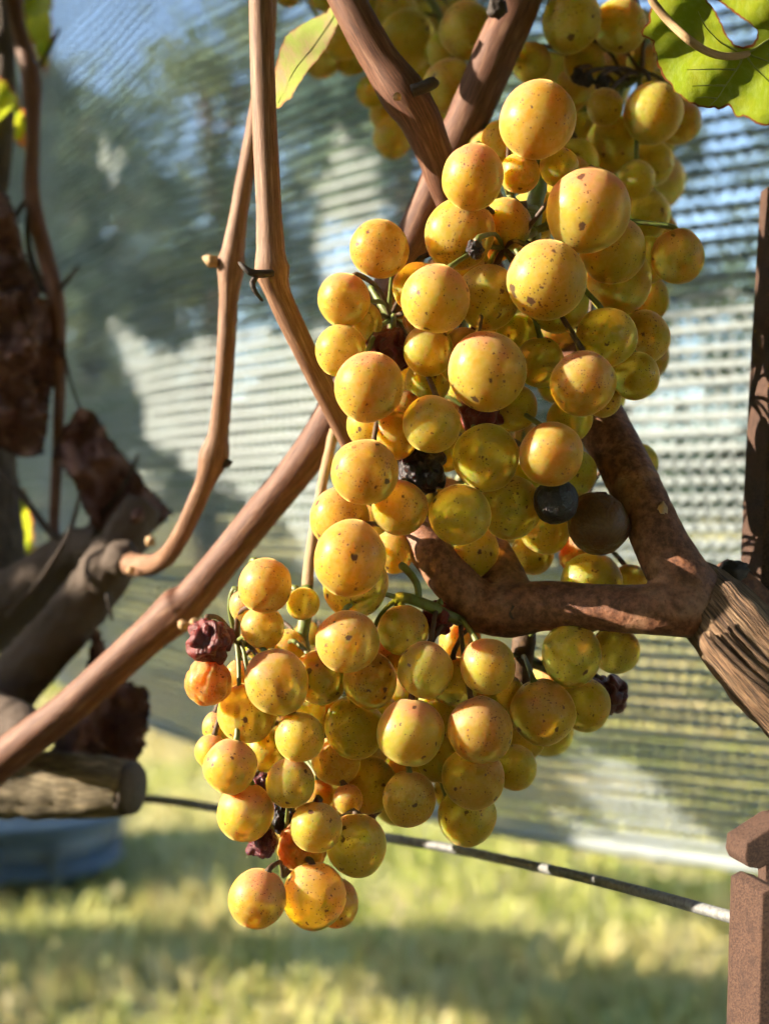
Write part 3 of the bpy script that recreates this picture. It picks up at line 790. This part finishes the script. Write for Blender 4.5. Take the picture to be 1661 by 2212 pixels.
def bunch(label, group, items, stems, back, seed, base):
    """items: x, y, radius px, layer, kind (y yellow, a amber, g green, w wrinkled, r red raisin, k black raisin, p purple raisin)"""
    rnd = random.Random(seed)
    # stem skeleton
    paths = [[P(*q[:3]) for q in s] for s in stems]
    top = paths[0][0]
    root = empty('grape_bunch', top, label, 'grapes', group)
    for s, pth in zip(stems, paths):
        rr = [q[3] * q[2] / F for q in s]
        mat = M_TAN if s[0][4:] == ('t',) else (M_STEMB if s[0][4:] == ('b',) else M_STEM)
        link('stalk', tube('stalk', pth, rr, 14, .0015, .16, .06, 300, seed), mat, root)
    got = []
    for it in items:
        x, y, r, lay, kd = it
        z0 = base + (0, .008, .016, .026, .038)[lay]
        c, rr = place(x, y, r, z0)
        got.append((c, rr, kd))
    # the side of the bunch that faces away
    poly, zb, nb = back
    tries = 0; k = 0
    xs = [p[0] for p in poly]; ys = [p[1] for p in poly]
    while k < nb and tries < 4000:
        tries += 1
        x, y = rnd.uniform(min(xs), max(xs)), rnd.uniform(min(ys), max(ys))
        if not inside(poly, x, y): continue
        z = zb + rnd.uniform(0, .03); r = rnd.uniform(44, 66)
        c = P(x, y, z); rr = r * z / F
        if all((c - q).length >= .95 * (rr + s) for q, s in PLACED):
            PLACED.append((c, rr)); got.append((c, rr, 'g' if rnd.random() < .5 else 'y')); k += 1
    allp = [p for pth in paths for p in [pth]]
    for c, rr, kd in got:
        q = min((near_on(pth, c) for pth in allp), key=lambda v: (v - c).length)
        d = (q - c)
        L = d.length
        d = d.normalized() if L > 1e-5 else Vector((0, 0, 1))
        up = (d * .40 + Vector((rnd.uniform(-.35, .35), rnd.uniform(-.3, .25), .9))).normalized()
        if kd in 'rkp':
            me = RM[rnd.randrange(4)]
        elif kd == 'w':
            me = GW[rnd.randrange(2)]
        elif kd in 'dn':
            me = DM[rnd.randrange(2)]
        else:
            me = GM[rnd.randrange(6)]
        rot = up.to_track_quat('Z', 'Y').to_matrix().to_4x4() @ Matrix.Rotation(rnd.uniform(0, 6.28), 4, 'Z')
        W = Matrix.Translation(c) @ rot @ Matrix.Diagonal((rr * rnd.uniform(.96, 1.03), rr * rnd.uniform(.96, 1.03), rr * rnd.uniform(.97, 1.04), 1))
        o = link('grape' if kd not in 'rkp' else 'raisined_grape', me, None, root, W)
        if kd == 'y': o.color = (rnd.uniform(.05, .42), rnd.uniform(.4, 1.0), rnd.uniform(.35, 1.1), 1)
        elif kd == 'b': o.color = (rnd.uniform(.35, .6), rnd.uniform(1.0, 1.4), rnd.uniform(.35, 1.0), 1)
        elif kd == 'a': o.color = (rnd.uniform(.6, .9), rnd.uniform(.4, .9), rnd.uniform(.4, 1.0), 1)
        elif kd == 'w': o.color = (1.8, 1.1, .5, 1); o['label'] = 'wrinkled amber grape'
        elif kd == 'g': o.color = (rnd.uniform(-.9, .0), rnd.uniform(.0, .4), rnd.uniform(.4, 1.0), 1)
        elif kd == 'r': o.color = (.13, .012, .010, 1); o['label'] = 'shrivelled dark red grape'
        elif kd == 'd': o.color = (.15, .070, .026, 1); o['label'] = 'dark brown spoiled grape'
        elif kd == 'n': o.color = (.010, .007, .007, 1); o['label'] = 'black spoiled grape'
        elif kd == 'p': o.color = (.10, .014, .022, 1); o['label'] = 'shrivelled purple grape'
        elif kd == 'k': o.color = (.016, .008, .010, 1); o['label'] = 'shrivelled black grape'
        # its own little stalk
        a = c + up * rr * .93
        if (q - c).length > rr * .6:
            e = q
            mid = (a + e) / 2 + up * min(.003, (e - a).length * .25)
            pm = tube('pedicel', [a - up * rr * .05, a + up * .0012, mid, e], [.0012, .0007, .00055, .0007], 8, .0015, .15, 0, 400, seed)
            pm.materials.append(M_STEMB if rnd.random() < .45 else M_STEM)
            po = link('pedicel', pm, None, o)
    return root


U = [
    (1160, 260, 82, 0, 'b'), (1270, 455, 90, 0, 'b'), (1180, 605, 84, 0, 'y'), (1021, 382, 68, 0, 'b'), (1052, 802, 86, 0, 'y'), (797, 836, 76, 0, 'b'),
    (1053, 642, 69, 0, 'y'), (941, 646, 73, 0, 'y'), (820, 538, 63, 1, 'a'), (743, 648, 57, 1, 'b'), (932, 917, 63, 0, 'y'), (1258, 828, 70, 0, 'a'),
    (756, 1205, 79, 0, 'a'), (788, 1020, 71, 0, 'a'), (863, 1097, 61, 0, 'b'), (993, 1112, 67, 1, 'g'), (1049, 988, 72, 1, 'g'), (1190, 981, 70, 0, 'a'),
    (992, 505, 75, 1, 'y'), (1322, 540, 71, 1, 'y'), (1335, 608, 71, 1, 'g'), (1308, 730, 66, 1, 'g'), (1165, 783, 54, 2, 'g'), (734, 1120, 65, 1, 'a'), (768, 1262, 70, 1, 'y'),
    (736, 757, 55, 1, 'g'), (778, 700, 48, 2, 'y'), (905, 622, 57, 1, 'y'), (918, 690, 48, 2, 'w'), (925, 757, 55, 1, 'y'), (1000, 770, 58, 2, 'y'), (1090, 485, 56, 2, 'y'),
    (1122, 374, 44, 1, 'y'), (1208, 362, 42, 1, 'y'), (1082, 305, 44, 3, 'y'), (1399, 562, 50, 2, 'g'), (1463, 554, 57, 2, 'a'), (1392, 645, 52, 3, 'g'), (1390, 728, 58, 3, 'a'), (1372, 812, 53, 2, 'g'),
    (1202, 648, 70, 2, 'y'), (1300, 862, 40, 2, 'y'), (856, 940, 50, 1, 'y'), (797, 918, 48, 2, 'y'), (925, 822, 50, 3, 'g'), (1102, 1096, 67, 2, 'g'), (1176, 1141, 55, 2, 'g'), (1150, 1195, 48, 3, 'y'),
    (1291, 1131, 67, 2, 'd'), (1200, 1083, 48, 1, 'n'), (911, 1018, 48, 1, 'k'), (1018, 1188, 60, 3, 'g'), (1376, 1001, 45, 4, 'g'), (843, 757, 46, 2, 'r'), (1038, 900, 45, 2, 'r'), (850, 1192, 45, 3, 'y'),
    (1277, 1262, 68, 3, 'g'), (1361, 1258, 38, 4, 'a'), (1248, 1200, 40, 4, 'w'), (1025, 538, 18, 0, 'k'), (1076, 540, 24, 1, 'w'),
    (1000, 575, 45, 2, 'y'), (1120, 720, 50, 2, 'g'), (870, 890, 45, 2, 'y'), (1110, 880, 50, 2, 'g'), (1230, 905, 50, 2, 'g'), (1140, 1010, 45, 2, 'g'), (960, 975, 45, 2, 'g'), (1240, 1020, 50, 3, 'g'), (1060, 700, 45, 3, 'y'), (880, 780, 42, 2, 'y')]
U_ST = [[(1170, 240, .345, 14), (1168, 330, .322, 17), (1162, 400, .312, 20), (1150, 470, .310, 19), (1148, 560, .318, 17), (1110, 740, .330, 15), (1060, 900, .335, 14), (980, 1060, .338, 12), (900, 1180, .336, 9)],
        [(1110, 740, .330, 10), (1000, 720, .334, 9), (880, 700, .328, 9), (846, 690, .318, 9), (800, 620, .322, 6)],
        [(1148, 560, .318, 11), (1240, 700, .328, 10), (1330, 760, .34, 8)],
        [(1156, 452, .306, 8), (1118, 440, .300, 7), (1098, 418, .298, 7)],
        [(1152, 500, .304, 11), (1120, 520, .300, 6), (1088, 536, .299, 6)],
        [(980, 1060, .338, 8), (1120, 1080, .342, 8), (1260, 1150, .345, 8)]]
UB = ([(1000, 330), (1240, 330), (1400, 600), (1400, 800), (1250, 1050), (1000, 1180), (800, 1150), (760, 950), (860, 700), (960, 500)], .332, 46)

Lw = [
    (573, 1265, 59, 0, 'a'), (568, 1355, 47, 0, 'y'), (599, 1473, 69, 0, 'b'), (751, 1386, 68, 0, 'a'), (799, 1470, 60, 0, 'a'), (918, 1447, 60, 0, 'y'), (1053, 1440, 63, 0, 'y'),
    (535, 1540, 64, 1, 'y'), (648, 1592, 53, 0, 'g'), (766, 1573, 67, 0, 'g'), (886, 1582, 73, 0, 'y'), (1037, 1577, 70, 0, 'a'), (1172, 1538, 72, 1, 'a'), (498, 1656, 57, 0, 'y'),
    (628, 1692, 54, 0, 'y'), (531, 1754, 60, 0, 'y'), (682, 1787, 56, 0, 'y'), (771, 1826, 67, 1, 'g'), (557, 1941, 62, 0, 'a'), (679, 1935, 68, 0, 'y'), (655, 1828, 54, 1, 'w'),
    (454, 1384, 47, 0, 'r'), (451, 1473, 50, 0, 'w'), (690, 1464, 58, 1, 'y'), (884, 1726, 58, 1, 'a'), (1022, 1681, 67, 1, 'a'), (1009, 1762, 63, 2, 'g'), (1234, 1414, 66, 1, 'g'),
    (1261, 1522, 57, 2, 'g'), (1329, 1404, 52, 2, 'g'), (1311, 1500, 42, 3, 'p'), (1111, 1658, 48, 3, 'g'), (537, 1308, 42, 1, 'y'), (655, 1304, 36, 1, 'g'), (456, 1623, 35, 2, 'y'), (472, 1571, 36, 2, 'y'),
    (576, 1620, 46, 2, 'g'), (726, 1643, 52, 2, 'a'), (797, 1695, 58, 2, 'g'), (882, 1668, 55, 3, 'g'), (752, 1727, 32, 2, 'a'), (871, 1361, 55, 1, 'a'), (982, 1472, 54, 2, 'g'), (993, 1384, 46, 2, 'a'),
    (945, 1335, 34, 1, 'r'), (518, 1457, 31, 2, 'a'), (567, 1822, 30, 1, 'p'), (606, 1763, 33, 2, 'k'), (790, 1746, 30, 3, 'p'), (664, 1529, 42, 2, 'y'), (723, 1950, 52, 1, 'a'), (560, 1690, 24, 3, 'p'), (690, 1720, 36, 3, 'a'),
    (820, 1545, 45, 2, 'g'), (950, 1530, 50, 2, 'g'), (950, 1640, 50, 2, 'g'), (700, 1540, 42, 3, 'g'), (610, 1560, 42, 3, 'y'), (1090, 1500, 45, 2, 'g'), (1130, 1590, 48, 3, 'g'), (840, 1640, 50, 3, 'g'), (830, 1420, 45, 2, 'a'), (620, 1400, 40, 3, 'g')]
L_ST = [[(722, 930, .338, 11, 't'), (706, 1000, .334, 11, 't'), (690, 1080, .330, 11, 't'), (672, 1190, .324, 12, 't'), (664, 1270, .320, 13, 't')],
        [(664, 1268, .320, 13), (658, 1340, .316, 15), (655, 1400, .316, 14), (690, 1500, .322, 13), (700, 1620, .324, 12), (680, 1740, .322, 10), (640, 1860, .316, 8), (612, 1890, .308, 7)],
        [(1135, 1330, .318, 24, 'b'), (1130, 1400, .318, 26, 'b'), (1120, 1480, .324, 22, 'b'), (1060, 1540, .328, 18, 'b'), (940, 1560, .328, 14, 'b'), (800, 1560, .326, 12, 'b'), (700, 1560, .324, 10, 'b')],
        [(1040, 1360, .308, 10), (990, 1340, .300, 12), (930, 1310, .297, 13), (880, 1292, .297, 13), (862, 1292, .298, 15), (856, 1288, .299, 8)],
        [(905, 1300, .297, 8), (900, 1260, .297, 8), (880, 1232, .298, 8), (868, 1222, .300, 9)],
        [(655, 1400, .316, 8), (560, 1392, .308, 7), (512, 1386, .302, 5)],
        [(1130, 1420, .318, 14), (1240, 1470, .33, 10), (1300, 1470, .335, 8)],
        [(940, 1560, .328, 9), (960, 1700, .33, 9), (1000, 1760, .334, 7)]]
LB = ([(560, 1380), (700, 1330), (860, 1400), (1250, 1440), (1240, 1540), (1080, 1700), (900, 1720), (800, 1800), (600, 1800), (520, 1640)], .328, 36)

RR = [(1234, 46, 66, 0, 'g'), (1339, 56, 58, 0, 'g'), (1410, 244, 65, 0, 'g'), (1465, 264, 48, 1, 'a'), (1306, 231, 39, 0, 'a'), (1322, 311, 58, 0, 'g'), (1404, 353, 50, 1, 'g'), (1374, 388, 41, 0, 'g'), (1395, 465, 52, 1, 'g'),
      (1262, 138, 46, 1, 'a'), (1388, 129, 36, 2, 'a'), (1234, 196, 42, 1, 'a'), (1147, 135, 42, 1, 'y'), (1262, 290, 46, 1, 'g'), (1425, 500, 38, 2, 'a'), (1330, 150, 44, 2, 'a'), (1290, 370, 44, 2, 'g'), (1300, 180, 16, 0, 'k'), (1268, 172, 14, 0, 'k'), (1248, 165, 15, 0, 'k'), (1190, 150, 36, 2, 'g')]
R_ST = [[(1170, -60, .40, 12), (1250, 90, .395, 12), (1310, 200, .39, 12), (1350, 330, .385, 10), (1390, 460, .385, 8)], [(1310, 200, .372, 6), (1350, 185, .362, 8), (1385, 158, .356, 9)]]
RB = ([(1200, 20), (1420, 60), (1450, 250), (1400, 480), (1280, 380), (1200, 200)], .395, 14)
TT = [(1008, 66, 60, 0, 'y'), (972, 186, 57, 0, 'y'), (966, 268, 42, 1, 'g'), (960, 110, 40, 3, 'g'), (878, 90, 66, 4, 'g'), (855, 25, 48, 4, 'g'), (693, 128, 41, 4, 'y'), (758, 118, 43, 4, 'y'), (742, 78, 48, 3, 'g'), (806, 197, 36, 4, 'y'), (849, 297, 43, 4, 'y'), (835, 245, 38, 4, 'g'), (621, -16, 30, 4, 'y'), (905, 8, 36, 4, 'y'), (905, 150, 36, 4, 'g'), (800, 40, 40, 4, 'g'), (700, -10, 34, 4, 'g')]
T_ST = [[(900, -80, .43, 11), (880, 60, .425, 11), (865, 180, .42, 9), (850, 280, .42, 7)], [(900, -60, .43, 8), (780, 20, .43, 8), (700, 60, .43, 6)], [(900, -40, .42, 9), (960, 60, .40, 8), (975, 220, .395, 6)]]
TB = ([(700, -20), (1000, -10), (960, 180), (860, 260), (830, 120)], .445, 8)

bunch('sunlit golden bunch, uppermost and nearest, orange blushed, above the forked cane', 'grape bunches', U, U_ST, UB, 11, .282)
bunch('golden bunch hanging lowest, below the forked cane, with a red shrivelled berry at left', 'grape bunches', Lw, L_ST, LB, 12, .288)
bunch('shaded olive bunch at upper right, partly behind the green leaf', 'grape bunches', RR, R_ST, RB, 13, .346)
bunch('blurred yellow bunch at the top edge, behind the slanting cane', 'grape bunches', TT, T_ST, TB, 14, .366)

# ================================================================ wire, post, crate
wr = [P(-120, 1700, .47), P(300, 1724, .44), P(470, 1746, .424), P(660, 1778, .406), P(840, 1810, .386), P(1010, 1840, .366), P(1300, 1905, .326), P(1560, 1976, .284), P(1625, 1996, .274), P(1800, 2050, .25)]
tag(link('trellis_wire', tube('trellis_wire', wr, [.0015] * 10, 14, .004, .05, .05, 400, 3), M_WIRE), 'grey steel wire slanting down to the right below the bunch', 'wire')


def slab(name, outline, z, back, parent, mat, bev=.0004, lean=0.0):
    n = len(outline)
    fr = [P(x, y, z) for x, y in outline]
    bk = [q + Vector((lean, back, 0)) for q in fr]
    V = fr + bk
    Fc = [tuple(range(n)), tuple(range(2 * n - 1, n - 1, -1))] + [(i, i + n, (i + 1) % n + n, (i + 1) % n) for i in range(n)]
    bm = bmesh.new()
    vs = [bm.verts.new(v) for v in V]
    for f in Fc: bm.faces.new([vs[i] for i in f])
    bmesh.ops.recalc_face_normals(bm, faces=bm.faces)
    bmesh.ops.bevel(bm, geom=bm.edges[:], offset=bev, segments=2, affect='EDGES', profile=.6)
    me = bpy.data.meshes.new(name); bm.to_mesh(me); bm.free()
    return link(name, me, mat, parent)


post = empty('vine_post', Vector((P(1760, 2200, .32).x, .32, 0)), 'rusted steel vine post at the right edge with hooked tabs', 'post')
b = bmesh.new()
x0 = P(1790, 1106, .31).x
bmesh.ops.create_cube(b, size=1.0, matrix=Matrix.Translation((x0 + .012, .335, .62)) @ Matrix.Diagonal((.026, .004, 1.3, 1)))
bmesh.ops.create_cube(b, size=1.0, matrix=Matrix.Translation((x0 + .025, .322, .62)) @ Matrix.Diagonal((.004, .027, 1.3, 1)))
pm = bpy.data.meshes.new('post_body'); b.to_mesh(pm); b.free()
link('post_body', pm, M_RUST, post)
slab('tab', [(1690, 380), (1760, 360), (1780, 1320), (1642, 1300), (1650, 1100), (1670, 720)], .316, .016, post, M_RUST, lean=-.001)
slab('hook', [(1612, 1822), (1690, 1772), (1790, 1760), (1790, 1870), (1690, 1850), (1640, 1878), (1616, 1874), (1608, 1856)], .268, .009, post, M_RUST, lean=-.0019)
slab('tab', [(1646, 1930), (1667, 1918), (1700, 1928), (1704, 1970), (1800, 1980), (1800, 2420), (1632, 2420), (1642, 2060)], .266, .013, post, M_RUST, lean=-.0034)
slab('tab', [(1652, 1820), (1790, 1820), (1790, 2420), (1655, 2420)], .281, .006, post, M_RUST)


def crate():
    cx, cy, hz = -0.92, 2.05, .12
    root = empty('harvest_crate', (cx, cy, 0), 'blurred blue plastic crate on the grass at lower left', 'crate')
    rot = Matrix.Translation((cx, cy, 0)) @ Matrix.Rotation(R(12), 4, 'Z')
    hx, hy, rc = .46, .20, .12

    def ring(ex, z, k=8):
        out = []
        for sx, sy, a0 in ((1, 1, 0), (-1, 1, 90), (-1, -1, 180), (1, -1, 270)):
            for j in range(k + 1):
                a = R(a0 + 90 * j / k)
                out.append(rot @ Vector((sx * (hx - rc) + math.cos(a) * (rc + ex), sy * (hy - rc) + math.sin(a) * (rc + ex), z)))
        return out

    def lathe(name, prof, parent):
        rings = [ring(e, z) for e, z in prof]
        n = len(rings[0]); V = [v for r_ in rings for v in r_]; Fc = []
        m = len(rings)
        for i in range(m):
            for k in range(n):
                Fc.append((i * n + k, i * n + (k + 1) % n, ((i + 1) % m) * n + (k + 1) % n, ((i + 1) % m) * n + k))
        return link(name, mesh(name, V, Fc, True), M_BLUE, parent)
    lathe('wall', [(-.03, .0), (-.012, .05), (0, hz), (-.008, hz), (-.02, .05), (-.038, .006)], root)
    lathe('rim', [(-.012, hz - .022), (.012, hz - .022), (.018, hz - .008), (.014, hz + .004), (-.012, hz + .004), (-.016, hz - .008)], root)
    lathe('band', [(-.016, .03), (.004, .032), (.004, .046), (-.014, .048)], root)
    fl = ring(-.034, .008); link('floor', mesh('floor', fl, [tuple(range(len(fl)))], False), M_BLUE, root)
    for i in range(9):
        x = -hx + .10 + i * (2 * hx - .2) / 8
        for sy in (-1, 1):
            b2 = bmesh.new(); bmesh.ops.create_cube(b2, size=1.0, matrix=rot @ Matrix.Translation((x, sy * (hy - .004), .05)) @ Matrix.Diagonal((.012, .02, .06, 1)))
            me = bpy.data.meshes.new('rib'); b2.to_mesh(me); b2.free(); link('rib', me, M_BLUE, root)


crate()

# ================================================================ unseen vine leaves added out of frame, set where shade is wanted
LIT = [[(1330, 690), (1400, 690), (1600, 648), (1660, 655), (1625, 1230), (1400, 1200), (1250, 1250), (1330, 880)],
       [(250, 705), (300, 720), (360, 765), (450, 750), (480, 712), (560, 722), (700, 700), (760, 900), (640, 1000), (520, 1075), (420, 1010), (330, 940), (330, 860), (285, 790)],
       [(730, 290), (765, 330), (800, 400), (850, 470), (860, 560), (700, 640), (680, 600), (668, 520), (690, 440), (655, 390), (712, 365)],
       [(1080, 1560), (1190, 1590), (1260, 1660), (1360, 1740), (1340, 1790), (1060, 1760)],
       [(215, 290), (236, 300), (246, 350), (222, 350)], [(235, 365), (255, 372), (258, 402), (238, 402)],
       [(380, 1580), (440, 1560), (440, 1650), (330, 1650)], [(600, 1050), (680, 1020), (700, 1250), (560, 1200)]]
DARK = [[(1435, 850), (1500, 870), (1605, 990), (1605, 1060), (1480, 970)]]


def is_lit(x, y):
    return any(inside(p, x, y) for p in LIT) and not any(inside(p, x, y) for p in DARK)


def canopy():
    rnd = random.Random(21)
    e1 = SUN.cross(Vector((0, 0, 1))).normalized(); e2 = e1.cross(SUN).normalized()
    flat = lambda p: (p.dot(e1), p.dot(e2))
    shade, keep = [], []
    for yy in range(-60, 1780, 24):
        for xx in range(-60, 1720, 24):
            q = on_net(xx, yy)
            if is_lit(xx, yy): keep.append((flat(q), q))
            else: shade.append((flat(q), q))
    for c, rr in PLACED:                                            # berries that stand in the sun
        if c.y < .335 and (c.z < H + .105):
            for k in range(3): keep.append((flat(c + Vector((rnd.uniform(-1, 1), 0, rnd.uniform(-1, 1))) * rr), c))
        elif c.y > .345 and c.x > .03:
            for k in range(4): shade.append((flat(c + Vector((rnd.uniform(-1, 1), 0, rnd.uniform(-1, 1))) * rr), c))
    for x in range(-60, 330, 20):                                   # the old wood at the left
        for y in range(380, 1640, 20):
            q = P(x, y, .45)
            if rnd.random() < .93: shade.append((flat(q), q))
    for nm in ('cane', 'tendril', 'forked_arm', 'old_arm.001', 'old_arm.002', 'old_stub', 'leaf', 'petiole', 'tab', 'hook', 'bark_strip', 'stalk', 'snag', 'bud'):
        for ob in bpy.data.objects:                                  # wood and metal that stand in the sun
            if ob.type != 'MESH' or ob.name.split('.')[0] != nm.split('.')[0] or ('.' in nm and ob.name != nm): continue
            vs = ob.data.vertices
            for k in range(260):
                vv = vs[rnd.randrange(len(vs))]
                if vv.normal.dot(SUN) > .15 or nm == 'leaf':
                    q = parent_world[ob.name] @ vv.co
                    if q.y < .40 and not (q.y > .335 and q.z > H + .06 and q.x > 0): keep.append((flat(q), q))
    for x in range(-200, 1200, 60):                                  # a band of shade over the near grass
        for y in range(2030, 2150, 30):
            v = (1106 - y) / F; z = -H / v
            q = P(x, y, z)
            if noise.noise(Vector((x * .006, y * .01, 5))) > -.1: shade.append((flat(q), q))
    for x in range(-60, 1640, 60):                                   # sunlit grass below the net
        for y in range(1690, 1990, 30):
            v = (1106 - y) / F; z = -H / v
            q = P(x, y, z); keep.append((flat(q), q))
    cell = {}
    for (u, v), q in keep: cell.setdefault((int(u // .03), int(v // .03)), []).append((u, v))

    def hits(u, v, r):
        for i in range(int((u - r) // .03), int((u + r) // .03) + 1):
            for j in range(int((v - r) // .03), int((v + r) // .03) + 1):
                for a, b_ in cell.get((i, j), ()):
                    if (a - u) ** 2 + (b_ - v) ** 2 < r * r: return True
        return False
    discs = []
    V, Fc, ED = [], [], []
    lobes = [(math.sin(a) * r_, math.cos(a) * r_) for a, r_ in [(0, 1.0), (.28, .72), (.5, .62), (.75, .95), (1.05, .92), (1.35, .66), (1.75, .88), (2.1, .82), (2.5, .72), (2.85, .55), (3.14, .18)]]
    outl = lobes + [(-x, y) for x, y in reversed(lobes[1:-1])]

    def put(ok, r, nrm):
        ax = nrm.orthogonal().normalized(); ax.rotate(Matrix.Rotation(rnd.uniform(0, 6.28), 3, nrm)); ay = nrm.cross(ax)
        k = len(V)
        V.append(ok + nrm * r * .12); ED.append(0)
        for x, y in outl:
            V.append(ok + (ax * x + ay * y) * r * 1.12 - nrm * r * .12 * (x * x + y * y)); ED.append(.6)
        n = len(outl)
        for j in range(n): Fc.append((k, k + 1 + j, k + 1 + (j + 1) % n))
    for r in (.050, .034, .022, .014, .009):
        order = shade[:]; rnd.shuffle(order)
        for (u, v), q in order:
            if any((u - a) ** 2 + (v - b_) ** 2 < (.60 * c_) ** 2 for a, b_, c_ in discs): continue
            if hits(u, v, r * .92): continue
            ok = None
            for _ in range(12):
                t = rnd.uniform(.25, 1.1)
                p = q + SUN * t
                uu, vv = p.x / max(p.y, .05), (p.z - H) / max(p.y, .05)
                if uu < -.40 - r * 1.2 / p.y or vv > .47 + r * 1.2 / p.y:
                    ok = p; break
            if ok is None: continue
            discs.append((u, v, r))
            put(ok, r, (SUN + Vector((rnd.gauss(0, .28), rnd.gauss(0, .28), rnd.gauss(0, .28)))).normalized())
    made = len(discs)
    for _ in range(5200):                                            # unseen leaves added above the picture to hold back sky light
        k_ = rnd.uniform(-1.2, 1.6)
        p = NN * (N0 - .27 + rnd.gauss(0, .13)) + ND * (k_ - .2) + Vector((0, 0, H + rnd.uniform(.16, .95)))
        uu, vv = p.x / max(p.y, .02), (p.z - H) / max(p.y, .02)
        r = rnd.uniform(.035, .06)
        if p.y > 0 and vv < .46 + r * 1.3 / max(p.y, .02) and abs(uu) < .36 + r * 1.3 / max(p.y, .02): continue
        if p.length < .1: continue
        u, v = flat(p)
        if hits(u, v, r * 1.15): continue
        made += 1
        put(p, r, Vector((rnd.gauss(0, .5), rnd.gauss(0, .5), 1)).normalized())
    me = mesh('vine_foliage', V, Fc, True)
    at = me.attributes.new('edge', 'FLOAT', 'POINT'); at.data.foreach_set('value', ED)
    tag(link('vine_foliage', me, M_LEAFC), 'unseen green vine leaves added out of frame to cast shade and block sky', 'added leaves', kind='stuff')
    print('canopy leaves', len(discs), made)


canopy()
print('objects', len(bpy.data.objects))
